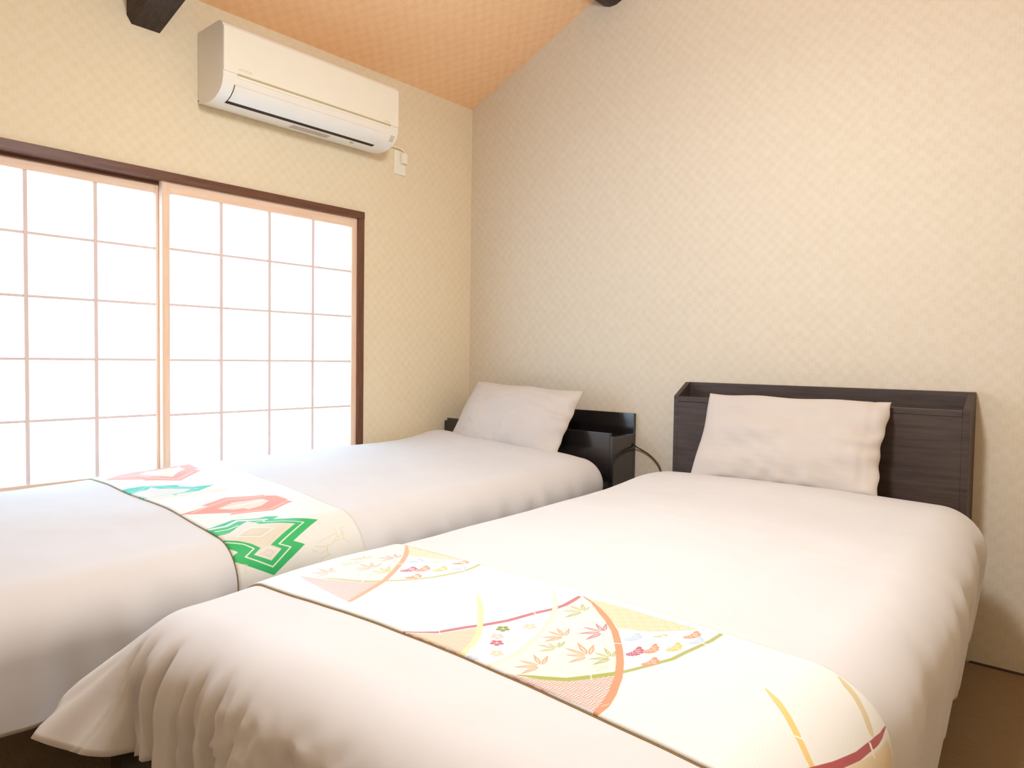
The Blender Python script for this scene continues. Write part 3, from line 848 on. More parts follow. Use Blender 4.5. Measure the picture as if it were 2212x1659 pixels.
PAT_R = [('P',(252,247,226),[(-546,17193),(-454,15985),(-288,14968),(-229,13753),(405,14245),(1140,15068),(1757,15992),(1336,16319),(706,16593),(16,16802)]),('W',(240,208,200),(252,240,234),[(142,16783),(747,16621),(1358,16361),(1788,16029),(1976,16423),(2251,17078),(2012,17080)]),('P',(255,253,248),[(793,14467),(1214,14337),(1661,14115),(1988,13799),(2382,13841),(2493,14460),(2345,15149),(1860,15899),(1327,15120)]),('W',(247,236,200),(253,248,226),[(79,13865),(549,13648),(1248,13716),(1994,13805),(1667,14121),(1220,14342),(828,14496)]),('L',(205,203,138),71,1,[(664,16603),(985,16447),(1336,16319),(1626,16151),(1770,16015)]),('L',(205,203,138),78,0,[(1760,16032),(1865,15904),(2036,15721),(2202,15449),(2353,15156),(2436,14866),(2501,14469),(2459,14154),(2395,13856)]),('L',(255,253,248),25,0,[(2409,14423),(2599,14506)]),('L',(255,253,248),22,0,[(1468,16186),(1563,16310)]),('L',(234,178,142),112,1,[(-117,13779),(170,13985),(481,14244),(779,14540),(1028,14836),(1276,15165),(1521,15511),(1788,15921),(1938,16277),(2114,16749),(2231,17067)]),('L',(255,253,248),37,0,[(1119,15032),(1237,14984)]),('B',(232,164,132),[(548,16307),(223,16056),(521,16100),(103,16296),(197,16543),(516,16628)]),('B',(192,192,120),[(433,15664),(213,15613),(322,15456),(159,15822),(275,15878),(404,15390)]),('B',(232,164,132),[(316,15280),(77,15142),(216,14998),(54,15327),(50,15522)]),('B',(206,140,150),[(763,14789),(448,14565),(401,14832),(427,15075),(663,15175),(625,14496)]),('B',(232,164,132),[(974,15576),(612,15343),(835,15225),(507,15581),(677,15831),(879,15941)]),('B',(192,192,120),[(1467,15587),(1115,15279),(1393,15365),(1047,15466),(1078,15740),(1308,15851)]),('P',(196,214,228),[(1167,14835),(1148,14794),(1167,14761),(1181,14724),(1194,14696),(1199,14655),(1187,14595),(1171,14541),(1171,14490),(1210,14464),(1255,14475),(1273,14501),(1318,14486),(1354,14503),(1351,14541),(1387,14549),(1404,14584),(1376,14614),(1396,14641),(1367,14675),(1366,14714),(1326,14738),(1316,14779),(1277,14793),(1256,14824),(1218,14840)]),('L',(255,253,248),9,0,[(1152,14758),(1216,14809)]),('L',(255,253,248),9,0,[(1172,14716),(1241,14772)]),('L',(255,253,248),9,0,[(1187,14670),(1270,14738)]),('L',(255,253,248),9,0,[(1244,14670),(1295,14716)]),('L',(255,253,248),33,0,[(1210,14616),(1265,14534)]),('L',(255,253,248),33,0,[(1252,14638),(1318,14571)]),('L',(255,253,248),31,0,[(1293,14659),(1364,14612)]),('P',(190,190,112),[(1538,14477),(1539,14459),(1556,14437),(1571,14413),(1584,14395),(1596,14372),(1604,14342),(1609,14316),(1620,14288),(1644,14266),(1664,14261),(1666,14271),(1691,14253),(1705,14255),(1695,14275),(1711,14272),(1711,14287),(1691,14310),(1694,14320),(1672,14345),(1663,14367),(1638,14389),(1624,14413),(1601,14430),(1584,14451),(1562,14468)]),('L',(255,253,248),10,0,[(1549,14438),(1568,14452)]),('L',(255,253,248),10,0,[(1569,14411),(1589,14426)]),('L',(255,253,248),9,0,[(1587,14382),(1611,14401)]),('L',(255,253,248),9,0,[(1614,14370),(1628,14383)]),('L',(255,253,248),32,0,[(1610,14348),(1655,14291)]),('L',(255,253,248),32,0,[(1625,14350),(1672,14299)]),('L',(255,253,248),32,0,[(1640,14353),(1685,14312)]),('P',(230,158,120),[(1946,14264),(1929,14223),(1947,14189),(1960,14151),(1973,14123),(1978,14082),(1969,14022),(1958,13969),(1960,13919),(1997,13894),(2037,13904),(2052,13929),(2094,13915),(2126,13932),(2121,13968),(2154,13977),(2168,14011),(2141,14040),(2158,14068),(2130,14102),(2128,14140),(2090,14164),(2081,14205),(2045,14220),(2025,14251),(1991,14268)]),('L',(255,253,248),9,0,[(1933,14186),(1990,14237)]),('L',(255,253,248),9,0,[(1952,14143),(2012,14198)]),('L',(255,253,248),9,0,[(1967,14097),(2039,14164)]),('L',(255,253,248),9,0,[(2018,14096),(2063,14142)]),('L',(255,253,248),32,0,[(1990,14042),(2043,13961)]),('L',(255,253,248),33,0,[(2026,14064),(2089,13998)]),('L',(255,253,248),32,0,[(2063,14085),(2129,14039)]),('P',(196,214,228),[(2234,14547),(2216,14507),(2229,14477),(2239,14443),(2248,14418),(2248,14379),(2234,14321),(2217,14269),(2213,14221),(2245,14200),(2284,14213),(2301,14239),(2338,14229),(2370,14248),(2369,14282),(2401,14293),(2418,14327),(2396,14353),(2414,14380),(2392,14410),(2393,14446),(2361,14465),(2355,14503),(2323,14514),(2308,14542),(2277,14555)]),('L',(255,253,248),9,0,[(2216,14473),(2274,14525)]),('L',(255,253,248),9,0,[(2230,14435),(2292,14492)]),('L',(255,253,248),9,0,[(2239,14392),(2314,14462)]),('L',(255,253,248),9,0,[(2287,14396),(2333,14443)]),('L',(255,253,248),31,0,[(2255,14343),(2296,14269)]),('L',(255,253,248),31,0,[(2292,14366),(2343,14308)]),('L',(255,253,248),31,0,[(2328,14390),(2385,14351)]),('P',(200,108,128),[(1547,15349),(1522,15305),(1538,15270),(1548,15230),(1559,15201),(1559,15157),(1539,15091),(1517,15032),(1511,14978),(1549,14952),(1599,14965),(1620,14995),(1667,14981),(1707,15002),(1707,15041),(1747,15052),(1768,15090),(1741,15120),(1764,15151),(1738,15186),(1740,15226),(1700,15250),(1695,15293),(1655,15307),(1637,15340),(1600,15356)]),('L',(255,253,248),9,0,[(1522,15266),(1595,15323)]),('L',(255,253,248),9,0,[(1537,15221),(1616,15283)]),('L',(255,253,248),9,0,[(1548,15172),(1642,15248)]),('L',(255,253,248),9,0,[(1607,15174),(1666,15225)]),('L',(255,253,248),29,0,[(1566,15115),(1615,15029)]),('L',(255,253,248),29,0,[(1612,15140),(1674,15072)]),('L',(255,253,248),28,0,[(1658,15165),(1728,15118)]),('P',(230,158,120),[(1739,15126),(1708,15077),(1720,15044),(1725,15005),(1732,14976),(1725,14931),(1696,14861),(1665,14797),(1651,14739),(1686,14717),(1738,14739),(1765,14772),(1811,14765),(1856,14793),(1861,14833),(1905,14851),(1932,14894),(1908,14921),(1937,14956),(1914,14987),(1922,15030),(1884,15047),(1884,15091),(1845,15099),(1831,15129),(1795,15140)]),('L',(255,253,248),9,0,[(1703,15037),(1785,15106)]),('L',(255,253,248),9,0,[(1713,14994),(1801,15068)]),('L',(255,253,248),9,0,[(1717,14945),(1824,15037)]),('L',(255,253,248),9,0,[(1778,14956),(1845,15017)]),('L',(255,253,248),29,0,[(1728,14889),(1765,14808)]),('L',(255,253,248),30,0,[(1778,14921),(1832,14860)]),('L',(255,253,248),28,0,[(1829,14954),(1894,14917)]),('P',(240,206,120),[(2013,14886),(1986,14839),(1998,14807),(2005,14770),(2012,14742),(2007,14699),(1982,14631),(1954,14569),(1942,14513),(1975,14492),(2024,14513),(2049,14545),(2091,14538),(2133,14564),(2137,14604),(2177,14620),(2202,14662),(2179,14688),(2205,14722),(2183,14753),(2189,14793),(2153,14811),(2152,14852),(2115,14860),(2100,14889),(2065,14900)]),('L',(255,253,248),9,0,[(1982,14801),(2057,14867)]),('L',(255,253,248),9,0,[(1993,14759),(2074,14831)]),('L',(255,253,248),9,0,[(1998,14712),(2097,14800)]),('L',(255,253,248),9,0,[(2056,14723),(2118,14781)]),('L',(255,253,248),30,0,[(2010,14658),(2048,14579)]),('L',(255,253,248),31,0,[(2057,14690),(2110,14630)]),('L',(255,253,248),29,0,[(2104,14721),(2166,14684)]),('P',(230,158,120),[(1963,15569),(1943,15530),(1959,15499),(1970,15464),(1981,15437),(1983,15398),(1969,15340),(1952,15289),(1950,15241),(1986,15217),(2029,15229),(2047,15254),(2090,15241),(2125,15259),(2123,15294),(2159,15303),(2176,15337),(2150,15364),(2170,15391),(2144,15422),(2144,15458),(2106,15479),(2099,15518),(2063,15531),(2045,15559),(2010,15574)]),('L',(255,253,248),8,0,[(1945,15496),(2007,15545)]),('L',(255,253,248),8,0,[(1961,15456),(2028,15509)]),('L',(255,253,248),8,0,[(1973,15412),(2054,15478)]),('L',(255,253,248),8,0,[(2026,15413),(2076,15457)]),('L',(255,253,248),28,0,[(1992,15361),(2041,15285)]),('L',(255,253,248),28,0,[(2032,15382),(2092,15321)]),('L',(255,253,248),27,0,[(2072,15404),(2138,15362)]),('P',(255,253,248),[(4925,16612),(4857,16383),(5011,16008),(5149,15496),(5268,15133),(5404,15291),(5615,15767),(5768,16354),(5869,17076),(5844,17445),(5429,17458),(5204,17006)]),('P',(252,247,226),[(5276,14999),(5189,14281),(5269,14213),(5567,14386),(6235,14886),(6744,15445),(7070,15896),(7273,16309),(6955,16837),(6540,17228),(6211,17367),(5817,17362),(5921,17177),(5845,16564),(5586,15702)]),('W',(246,218,190),(253,244,226),[(4171,17430),(4560,17141),(4823,16540),(4984,16683),(5188,17021),(5389,17463),(5337,17548)]),('W',(232,196,186),(253,244,234),[(6130,17448),(6478,17330),(6840,17063),(7063,16796),(7298,16371),(7560,16868),(7686,17370),(7601,17390)]),('W',(236,232,188),(250,246,222),[(5456,14206),(6130,14181),(6669,14161),(7041,14122),(7460,14109),(7275,14333),(7010,14660),(6794,14841),(6469,14996),(6179,14753),(5841,14516)]),('P',(255,253,248),[(6466,14992),(6791,14837),(7007,14655),(7273,14328),(7458,14104),(7796,14002),(7654,14966),(7526,15578),(7313,16196),(6913,15586)]),('L',(206,128,134),94,1,[(4095,17426),(4274,17305),(4507,17092),(4590,16878),(4689,16641),(4840,16365),(4996,15991),(5116,15455),(5234,15089),(5264,14778),(5230,14488),(5193,14251)]),('L',(255,253,248),12,0,[(4454,17002),(4612,17135)]),('L',(255,253,248),18,0,[(5083,15414),(5228,15494)]),('L',(250,234,178),95,1,[(3756,15388),(4012,15620),(4299,15890),(4657,16267),(4996,16671),(5204,17006),(5335,17300),(5406,17481)]),('L',(255,253,248),24,0,[(4479,16152),(4564,16086)]),('L',(243,234,210),87,1,[(4454,14139),(4744,14391),(5123,14848),(5391,15269),(5566,15676),(5714,16058),(5845,16564),(5903,16919),(5905,17195),(5895,17394)]),('L',(255,253,248),26,0,[(5626,15665),(5526,15713)]),('F',(150,160,84),141,[(5161,16290)]),('F',(248,206,196),137,[(5296,16575)]),('F',(204,112,122),134,[(5459,16765)]),('F',(248,214,184),130,[(5703,17036)]),('F',(250,244,222),136,[(5567,16525)]),('F',(250,244,232),131,[(5382,17143)]),('F',(222,226,238),127,[(5562,17402)]),('F',(222,226,238),147,[(5295,15558)]),('F',(248,214,184),142,[(5420,15928)]),('F',(222,226,238),139,[(5604,16098)]),('B',(168,170,92),[(5678,14802),(5437,14505),(5634,14536),(5319,14741),(5402,15048),(5609,15269)]),('B',(188,104,122),[(6400,15300),(6235,14957),(6102,15084),(6029,15358),(6122,15635),(6353,15746)]),('B',(228,154,116),[(6063,15857),(5916,15544),(5756,15675),(5719,15874),(5800,16136),(5921,16227)]),('B',(168,170,92),[(6224,16261),(6153,15971),(6105,16055),(5995,16213),(5913,16380),(6074,16541)]),('B',(228,154,116),[(6707,16156),(6533,15762),(6302,15883),(6276,16174),(6421,16371),(6606,16552)]),('B',(168,170,92),[(6980,15956),(6884,15695),(6700,15753),(6685,16005),(6744,16242),(6895,16358)]),('B',(240,216,190),[(7105,16174),(7075,15983),(7002,16295),(6897,16465),(7040,16521)]),('B',(228,154,116),[(6406,16890),(6265,16541),(6085,16667),(6060,16983),(6149,17215),(6366,17311)]),('L',(178,184,88),104,1,[(6358,17345),(6641,17173),(6904,16960),(7096,16643),(7275,16335),(7312,16198)]),('L',(255,253,248),12,0,[(7055,16614),(7137,16721)]),('L',(184,186,112),69,0,[(7326,16219),(7428,15930),(7539,15601),(7623,15354),(7665,14988),(7719,14625),(7760,14340),(7772,14015)]),('L',(255,253,248),25,0,[(7696,14528),(7803,14520)]),('L',(230,158,118),112,1,[(5256,14194),(5366,14248),(5531,14333),(5811,14542),(6187,14837),(6501,15131),(6713,15394),(6920,15666),(7145,16005),(7360,16394),(7549,16850),(7638,17146),(7672,17386)]),('L',(255,253,248),23,0,[(6724,15531),(6812,15458)]),('L',(250,214,180),13,0,[(7624,17219),(7656,17097)]),('L',(250,214,180),16,0,[(5545,14406),(5499,14219)]),('P',(196,214,228),[(6774,15310),(6762,15263),(6777,15231),(6788,15193),(6799,15165),(6804,15122),(6798,15054),(6789,14993),(6792,14938),(6821,14917),(6853,14938),(6865,14970),(6899,14962),(6924,14989),(6919,15028),(6946,15044),(6956,15085),(6934,15111),(6947,15144),(6924,15175),(6921,15216),(6891,15233),(6882,15275),(6853,15284),(6837,15313),(6810,15324)]),('L',(255,253,248),7,0,[(6766,15224),(6810,15290)]),('L',(255,253,248),7,0,[(6782,15183),(6829,15254)]),('L',(255,253,248),7,0,[(6795,15135),(6851,15223)]),('L',(255,253,248),7,0,[(6835,15146),(6870,15204)]),('L',(255,253,248),14,0,[(6814,15081),(6857,15003)]),('L',(255,253,248),15,0,[(6843,15113),(6894,15054)]),('L',(255,253,248),16,0,[(6872,15144),(6925,15107)]),('P',(190,190,112),[(7040,14884),(7041,14861),(7056,14839),(7071,14815),(7083,14797),(7093,14772),(7102,14737),(7107,14706),(7118,14676),(7140,14657),(7157,14658),(7159,14672),(7182,14658),(7194,14665),(7184,14688),(7198,14689),(7198,14708),(7179,14729),(7182,14744),(7162,14767),(7152,14790),(7130,14809),(7117,14834),(7096,14847),(7080,14868),(7061,14881)]),('L',(255,253,248),7,0,[(7051,14839),(7067,14863)]),('L',(255,253,248),7,0,[(7068,14811),(7086,14838)]),('L',(255,253,248),7,0,[(7085,14782),(7106,14814)]),('L',(255,253,248),7,0,[(7109,14776),(7121,14798)]),('L',(255,253,248),15,0,[(7107,14747),(7149,14692)]),('L',(255,253,248),16,0,[(7120,14756),(7163,14709)]),('L',(255,253,248),16,0,[(7133,14765),(7174,14729)]),('P',(230,158,120),[(7390,14564),(7381,14516),(7397,14484),(7410,14446),(7421,14418),(7428,14374),(7427,14306),(7423,14245),(7428,14190),(7456,14170),(7485,14190),(7494,14221),(7525,14214),(7547,14240),(7541,14279),(7564,14295),(7571,14335),(7549,14362),(7559,14395),(7536,14427),(7531,14468),(7503,14486),(7492,14529),(7465,14537),(7448,14567),(7422,14578)]),('L',(255,253,248),7,0,[(7387,14477),(7424,14544)]),('L',(255,253,248),7,0,[(7405,14435),(7444,14508)]),('L',(255,253,248),7,0,[(7419,14387),(7466,14476)]),('L',(255,253,248),7,0,[(7456,14398),(7485,14457)]),('L',(255,253,248),14,0,[(7440,14333),(7485,14255)]),('L',(255,253,248),15,0,[(7465,14364),(7515,14305)]),('L',(255,253,248),16,0,[(7490,14395),(7541,14358)]),('P',(196,214,228),[(7547,14686),(7538,14641),(7551,14612),(7561,14578),(7570,14552),(7575,14512),(7571,14449),(7565,14392),(7568,14341),(7592,14324),(7618,14345),(7627,14375),(7655,14370),(7675,14396),(7670,14432),(7691,14448),(7699,14487),(7681,14510),(7690,14542),(7672,14569),(7668,14607),(7644,14622),(7636,14661),(7612,14667),(7599,14693),(7576,14702)]),('L',(255,253,248),6,0,[(7542,14605),(7577,14670)]),('L',(255,253,248),6,0,[(7556,14567),(7593,14637)]),('L',(255,253,248),6,0,[(7567,14524),(7611,14610)]),('L',(255,253,248),6,0,[(7600,14536),(7627,14593)]),('L',(255,253,248),13,0,[(7584,14475),(7620,14406)]),('L',(255,253,248),14,0,[(7606,14506),(7649,14454)]),('L',(255,253,248),15,0,[(7629,14536),(7673,14506)]),('P',(200,108,128),[(7060,15717),(7047,15669),(7059,15638),(7069,15601),(7078,15574),(7081,15531),(7072,15463),(7060,15401),(7060,15346),(7088,15328),(7120,15351),(7133,15384),(7165,15380),(7191,15409),(7188,15447),(7215,15466),(7226,15508),(7206,15532),(7220,15567),(7200,15596),(7199,15636),(7171,15651),(7164,15693),(7137,15698),(7122,15726),(7096,15735)]),('L',(255,253,248),6,0,[(7049,15631),(7094,15701)]),('L',(255,253,248),6,0,[(7062,15590),(7111,15666)]),('L',(255,253,248),6,0,[(7072,15544),(7131,15637)]),('L',(255,253,248),6,0,[(7112,15558),(7149,15620)]),('L',(255,253,248),12,0,[(7089,15492),(7127,15418)]),('L',(255,253,248),14,0,[(7118,15526),(7164,15471)]),('L',(255,253,248),14,0,[(7147,15559),(7197,15527)]),('P',(230,158,120),[(7201,15462),(7186,15411),(7197,15382),(7205,15346),(7212,15320),(7213,15276),(7202,15206),(7189,15142),(7186,15086),(7211,15070),(7243,15097),(7257,15132),(7287,15131),(7313,15163),(7312,15202),(7338,15223),(7351,15267),(7333,15290),(7347,15326),(7329,15353),(7330,15394),(7303,15406),(7299,15447),(7273,15450),(7260,15477),(7236,15483)]),('L',(255,253,248),6,0,[(7187,15373),(7233,15449)]),('L',(255,253,248),6,0,[(7198,15334),(7247,15416)]),('L',(255,253,248),6,0,[(7206,15288),(7266,15389)]),('L',(255,253,248),6,0,[(7245,15307),(7282,15373)]),('L',(255,253,248),12,0,[(7219,15237),(7253,15166)]),('L',(255,253,248),14,0,[(7249,15274),(7290,15224)]),('L',(255,253,248),15,0,[(7278,15311),(7324,15284)]),('P',(240,206,120),[(7413,15158),(7400,15109),(7412,15079),(7421,15043),(7429,15016),(7432,14972),(7424,14903),(7413,14839),(7412,14783),(7438,14766),(7467,14791),(7479,14825),(7508,14822),(7532,14852),(7530,14891),(7554,14911),(7565,14954),(7546,14978),(7559,15014),(7541,15042),(7540,15083),(7514,15097),(7508,15138),(7483,15143),(7469,15170),(7445,15177)]),('L',(255,253,248),6,0,[(7402,15071),(7444,15144)]),('L',(255,253,248),6,0,[(7415,15031),(7459,15110)]),('L',(255,253,248),6,0,[(7424,14985),(7478,15082)]),('L',(255,253,248),6,0,[(7461,15001),(7494,15065)]),('L',(255,253,248),12,0,[(7439,14932),(7474,14858)]),('L',(255,253,248),14,0,[(7466,14968),(7508,14914)]),('L',(255,253,248),15,0,[(7493,15003),(7538,14973)]),('P',(230,158,120),[(7383,15833),(7373,15789),(7387,15759),(7397,15725),(7407,15699),(7412,15659),(7408,15597),(7401,15541),(7404,15491),(7431,15472),(7459,15491),(7469,15520),(7499,15513),(7521,15537),(7516,15572),(7540,15587),(7548,15625),(7528,15649),(7539,15680),(7519,15708),(7516,15746),(7489,15762),(7481,15801),(7455,15809),(7440,15836),(7415,15846)]),('L',(255,253,248),6,0,[(7377,15753),(7416,15815)]),('L',(255,253,248),6,0,[(7392,15715),(7433,15782)]),('L',(255,253,248),6,0,[(7404,15672),(7453,15753)]),('L',(255,253,248),6,0,[(7440,15681),(7470,15735)]),('L',(255,253,248),12,0,[(7422,15622),(7462,15551)]),('L',(255,253,248),13,0,[(7447,15651),(7493,15596)]),('L',(255,253,248),13,0,[(7472,15679),(7520,15645)]),('L',(244,212,132),98,1,[(8944,15225),(9134,15399),(9265,15537),(9414,15699),(9601,15914),(9785,16099),(9953,16214)]),('L',(255,253,248),26,0,[(9559,15928),(9648,15858)]),('L',(232,214,168),138,1,[(9522,13995),(9678,14092),(9806,14145),(9997,14280),(10188,14456)]),('P',(246,226,188),[(10438,14053),(10362,14712),(10140,15625),(10320,15368),(10893,13960)]),('L',(186,82,84),97,1,[(10324,13892),(10330,14186),(10291,14575),(10204,15121),(10053,15726),(9909,16213),(9821,16503)]),('L',(255,253,248),54,0,[(10259,14652),(10381,14710)])]


class Canvas:
    """paints the woven picture of a runner, and the shading of one fold, into a picture made here; ground measured in 0.1 mm of cloth"""

    def __init__(s, ext, mm, base):
        s.e = ext
        s.w = int((ext[1] - ext[0]) * 1000 / mm)
        s.h = int((ext[3] - ext[2]) * 1000 / mm)
        s.k = 1000 / mm
        s.px = np.empty((s.h, s.w, 3))
        s.px[:] = np.array(base) / 255.0
        g = np.random.RandomState(4)
        yy, xx = np.mgrid[0:s.h, 0:s.w]
        s.px *= (1 - 0.012 * (np.sin((xx + yy * 0.55) * 2 * np.pi / (3.4 * s.k / 1000 * 1.0 + 4)) > 0.2))[..., None]

    def to(s, p):
        p = np.asarray(p, float) / 1e4
        return np.stack([(p[:, 0] - s.e[0]) * s.k, (s.e[3] - p[:, 1]) * s.k], 1)

    def win(s, q, pad):
        x0, y0 = np.floor(q.min(0) - pad).astype(int)
        x1, y1 = np.ceil(q.max(0) + pad).astype(int)
        x0, y0, x1, y1 = max(0, x0), max(0, y0), min(s.w, x1), min(s.h, y1)
        return (x0, y0, x1, y1) if x1 > x0 and y1 > y0 else None

    def put(s, w, m, col):
        x0, y0, x1, y1 = w
        r = s.px[y0:y1, x0:x1]
        col = np.asarray(col, float) / 255.0
        r += m[..., None] * (col - r)

    def inside(s, q, w):
        x0, y0, x1, y1 = w
        acc = 0
        for dx in (0.25, 0.75):
            for dy in (0.25, 0.75):
                X, Y = np.meshgrid(np.arange(x0, x1) + dx, np.arange(y0, y1) + dy)
                c = np.zeros(X.shape, bool)
                for i in range(len(q)):
                    (ax, ay), (bx, by) = q[i], q[i - 1]
                    if ay == by:
                        continue
                    c ^= ((ay > Y) != (by > Y)) & (X < (bx - ax) * (Y - ay) / (by - ay) + ax)
                acc = acc + c
        return acc / 4.0

    def poly(s, q, col):
        w = s.win(q, 1)
        if w:
            s.put(w, s.inside(q, w), col)

    def stroke(s, q, col, wd, taper=0):
        w = s.win(q, wd + 2)
        if not w:
            return
        x0, y0, x1, y1 = w
        X, Y = np.meshgrid(np.arange(x0, x1) + 0.5, np.arange(y0, y1) + 0.5)
        m = np.zeros(X.shape)
        L = np.r_[0, np.cumsum(np.hypot(*np.diff(q, axis=0).T))]
        for i in range(len(q) - 1):
            a, b = q[i], q[i + 1]
            d = b - a
            n2 = max(1e-9, d @ d)
            t = np.clip(((X - a[0]) * d[0] + (Y - a[1]) * d[1]) / n2, 0, 1)
            dist = np.hypot(X - a[0] - t * d[0], Y - a[1] - t * d[1])
            r = wd / 2
            if taper:
                u = (L[i] + t * (L[i + 1] - L[i])) / L[-1]
                r = r * (0.30 + 0.70 * np.clip(np.minimum(u, 1.15 - u) * 5, 0, 1))
            m = np.maximum(m, np.clip(r - dist + 0.5, 0, 1))
        s.put(w, m, col)

    def disc(s, c, r, col):
        q = np.array([c])
        w = s.win(q, r + 2)
        if w:
            x0, y0, x1, y1 = w
            X, Y = np.meshgrid(np.arange(x0, x1) + 0.5, np.arange(y0, y1) + 0.5)
            s.put(w, np.clip(r - np.hypot(X - c[0], Y - c[1]) + 0.5, 0, 1), col)

    def weave(s, q, col, col2):
        w = s.win(q, 1)
        if not w:
            return
        m = s.inside(q, w)
        s.put(w, m, col)
        x0, y0, x1, y1 = w
        X, Y = np.meshgrid(np.arange(x0, x1), np.arange(y0, y1))
        cell = 0.0120 * s.k
        u, v = X / cell, Y / cell
        alt = (np.floor(u) + np.floor(v)) % 2 > 0.5
        f = np.where(alt, u, v) % 1.0
        g = np.where(alt, v, u) % 1.0
        band = 0.5 + 0.5 * np.cos(2 * np.pi * 3 * f)
        body = (g > 0.06) & (g < 0.94)
        s.put(w, m * np.where(alt, 0.9, 0.45) * sstep(0.45, 0.75, band) * body, col2)
        dark = np.asarray(col, float) * np.array([0.86, 0.81, 0.74])
        s.put(w, m * np.where(alt, 0.9, 0.6) * sstep(0.45, 0.8, 1 - band), dark)

    def leaf(s, pts, col):
        c = pts[0]
        lite = np.asarray(col, float) * 0.35 + np.array([253, 249, 232]) * 0.65
        for tip in pts[1:]:
            a = c + (tip - c) * 0.14
            d = tip - a
            n = np.array([-d[1], d[0]])
            ts = np.array([0, 0.12, 0.3, 0.5, 0.75, 1.0])
            ws = np.array([0.02, 0.07, 0.11, 0.10, 0.05, 0.0])
            q = np.r_[a + ts[:, None] * d + ws[:, None] * n, (a + ts[:, None] * d - ws[:, None] * n)[::-1]]
            s.poly(q, np.asarray(col, float) * 0.75 + np.array(lite) * 0.25)
            ws2 = ws * 0.45
            q = np.r_[a + (0.1 + ts[:, None] * 0.62) * d + ws2[:, None] * n, (a + (0.1 + ts[:, None] * 0.62) * d - ws2[:, None] * n)[::-1]]
            s.poly(q, lite)

    def cloud(s, pts, col):
        p, q = pts
        d = q - p
        L = np.hypot(*d)
        n = np.array([-d[1], d[0]]) / L
        cols = np.asarray(col, float)
        for t, o, r in ((0.05, 0, 0.055), (0.18, 0.00, 0.075), (0.32, 0.01, 0.09), (0.46, 0.02, 0.10), (0.60, 0.0, 0.13),
                        (0.74, 0.06, 0.13), (0.74, -0.07, 0.13), (0.88, 0.08, 0.10), (0.90, -0.04, 0.11), (0.82, -0.13, 0.09)):
            s.disc(p + t * d + o * n * L, r * L, cols * (0.97 + 0.05 * math.sin(t * 40)))
        w = np.array([255, 252, 244])
        sg = 1 if (s.up @ n) > 0 else -1
        for t in (0.12, 0.24, 0.36, 0.47):
            s.stroke(np.array([p + t * d + sg * n * L * 0.12, p + (t + 0.02) * d + sg * n * L * 0.005]), w, L * 0.035)
        for o in (0.10, 0.02, -0.06):
            s.stroke(np.array([p + 0.55 * d + o * n * L, p + 0.80 * d + (o + 0.02) * n * L]), w, L * 0.018)

    def flower(s, c, wd, col):
        r = wd * 0.30
        for k in range(5):
            t = 2 * math.pi * k / 5 + 0.4
            s.disc(c + 0.52 * wd * np.array([math.cos(t), math.sin(t)]), r, col)
        s.disc(c, r * 0.75, col)
        s.disc(c, r * 0.42, (255, 253, 246))

    def draw(s, items):
        s.up = np.array([0.0, 1.0])
        W = s.k / 1e4
        for it in items:
            k = it[0]
            if k == 'P':
                s.poly(s.to(it[2]), it[1])
            elif k == 'L':
                s.stroke(s.to(it[4]), it[1], max(1.2, it[2] * W), it[3])
            elif k == 'W':
                s.weave(s.to(it[3]), it[1], it[2])
            elif k == 'B':
                s.leaf(s.to(it[2]), it[1])
            elif k == 'C':
                s.cloud(s.to(it[2]), it[1])
            elif k == 'F':
                s.flower(s.to(it[3])[0], it[2] * W, it[1])

    def material(s, name, tone):
        img = bpy.data.images.new(name, s.w, s.h, alpha=False)
        buf = np.ones((s.h, s.w, 4), np.float32)
        buf[..., :3] = np.clip(s.px, 0, 1) * tone     # colours darkened evenly to offset the strong light on the cloth
        img.pixels.foreach_set(buf.ravel())
        img.update()
        img.pack()
        t = NT(name)
        tx = t.n('ShaderNodeTexImage')
        tx.image = img
        tx.extension = 'EXTEND'
        t.l(t.n('ShaderNodeUVMap').outputs[0], tx.inputs['Vector'])
        f = t.noise(t.mapping(t.coord(), (1, 1, 1)), 900.0, 2.0)
        t.bump(f, 0.06, 0.001)
        m = t.set(tx.outputs['Color'], 0.55, 0.3)
        t.b.inputs['Sheen Weight'].default_value = 0.1
        return m


cv = Canvas(RR, 0.5, (250, 247, 239))
cv.draw(PAT_R)
M['runner_r'] = cv.material('fan_brocade', 0.885)
cv = Canvas(RL, 0.8, (249, 245, 234))
cv.draw(PAT_L)
M['runner_l'] = cv.material('diamond_brocade', 0.86)
#PATTERN-END


def runner(name, c, ext, mat, label):
    P = sheet(c, ext, 190, 40, 0.0048)[:, ::-1]
    o = grid_obj(name, P, mat, None, True, 0.003, -1.0)
    tag(o, label, 'bed runner', 'brocade bed runners')
    e2 = (ext[0], ext[1], ext[2] + 0.01, ext[3] + 0.0012)
    P2 = sheet(c, e2, 190, 40, 0.0016)[:, ::-1]
    l = grid_obj('lining', P2, M['lining'], o, False, 0.002, -1.0)
    l['label'] = 'olive brown lining'
    return o


runner('bed_runner', QR, RR, M['runner_r'], 'cream brocade bed runner with painted fans and bamboo leaves, across the dark brown bed')
runner('bed_runner', QL, RL, M['runner_l'], 'cream brocade bed runner with green and orange stepped diamonds, across the low black bed')


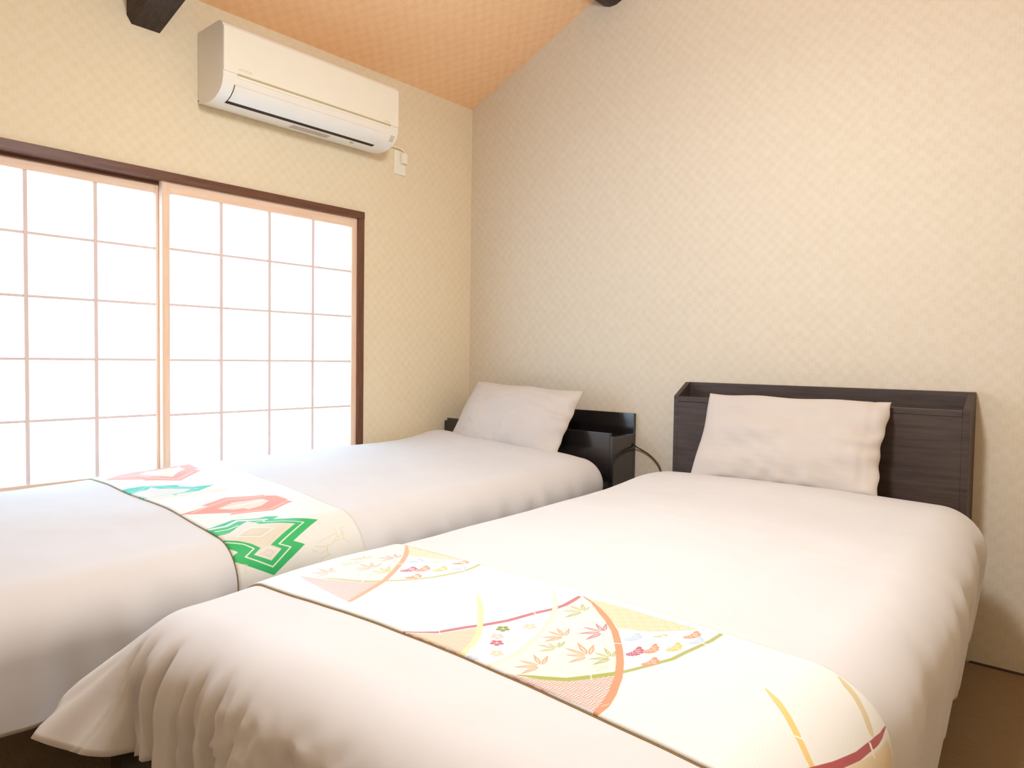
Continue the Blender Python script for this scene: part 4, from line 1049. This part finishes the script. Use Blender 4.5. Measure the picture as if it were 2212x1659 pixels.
# ----------------------------------------------------------------- pillows
def pillow(name, w, h, t, origin, tilt, yaw, roll, label, seed):
    n, m = 64, 44
    u = np.linspace(-1, 1, n)
    v = np.linspace(-1, 1, m)
    U, V = np.meshgrid(u, v, indexing='ij')
    g1 = waves(seed, 6, 0.5, 1.2)
    g2 = waves(seed + 1, 8, 0.12, 0.4)
    prof = (np.clip(1 - np.abs(U) ** 2.6, 0, 1) ** 0.55) * (np.clip(1 - np.abs(V) ** 2.6, 0, 1) ** 0.55)
    # edges pull in between the corners
    X = U * w / 2 * (1 - 0.026 * (1 - V ** 2) * np.abs(U) ** 3)
    Z = V * h / 2 * (1 - 0.02 * (1 - U ** 2) * np.abs(V) ** 3)
    edge = np.maximum(np.abs(U), np.abs(V))
    # gathered ripples near the open right end and the foot
    rip = 0.007 * np.sin(V * 13 + 1.5 * np.sin(V * 5)) * sstep(0.55, 0.95, U) + 0.006 * np.sin(U * 17 + 2 * np.sin(U * 4)) * sstep(0.5, 0.95, -V)
    X = X + 0.0035 * (np.sin(V * 5 + seed) + 0.6 * np.sin(V * 15 + 2 * seed)) * sstep(0.8, 1.0, U)
    Z = Z + 0.002 * np.sin(U * 8 + seed) * sstep(0.85, 1.0, np.abs(V))
    front = t / 2 * prof * (1 + 0.10 * g1(U, V)) + 0.0022 * g2(U, V) * sstep(0.0, 0.3, 1 - edge) + rip * sstep(0.0, 0.06, 1 - edge) - 0.004 * np.exp(-((U - 0.85 - 0.015 * np.sin(V * 4)) / 0.022) ** 2)
    back = -t / 2 * prof * (1 + 0.08 * g1(-U, V))
    mid = 0.004 * np.sin(U * 7 + V * 5 + seed) * sstep(0.7, 1.0, edge)
    F = np.stack([X, -(front + mid) - 0.0015, Z], -1)
    Bk = np.stack([X, -(back + mid) + 0.0015, Z], -1)
    Rm = (Matrix.Rotation(yaw, 4, 'Z') @ Matrix.Rotation(tilt, 4, 'X') @ Matrix.Rotation(roll, 4, 'Y'))
    bm = bmesh.new()
    vf = [[bm.verts.new(F[i, j]) for j in range(m)] for i in range(n)]
    vb = [[bm.verts.new(Bk[i, j]) for j in range(m)] for i in range(n)]
    for i in range(n - 1):
        for j in range(m - 1):
            bm.faces.new((vf[i][j], vf[i + 1][j], vf[i + 1][j + 1], vf[i][j + 1]))
            bm.faces.new((vb[i][j], vb[i][j + 1], vb[i + 1][j + 1], vb[i + 1][j]))
    for i in range(n - 1):
        bm.faces.new((vf[i][0], vb[i][0], vb[i + 1][0], vf[i + 1][0]))
        bm.faces.new((vf[i][-1], vf[i + 1][-1], vb[i + 1][-1], vb[i][-1]))
    for j in range(m - 1):
        bm.faces.new((vf[0][j], vf[0][j + 1], vb[0][j + 1], vb[0][j]))
        bm.faces.new((vf[-1][j], vb[-1][j], vb[-1][j + 1], vf[-1][j + 1]))
    bm.transform(Rm)
    o = obj(name, bm, M['pillow'], None, True)
    o.location = origin
    return tag(o, label, 'pillow', 'beige pillows')


pillow('pillow', 0.648, 0.345, 0.105, (1.808, -0.230, 0.716), math.radians(-27), 0.0, 0.003,
       'beige pillow standing against the taller dark brown headboard', 5)
pillow('pillow', 0.682, 0.338, 0.115, (0.537, -0.250, 0.722), math.radians(-33), 0.0, 0.043,
       'beige pillow leaning on the low black headboard beside the window', 8)
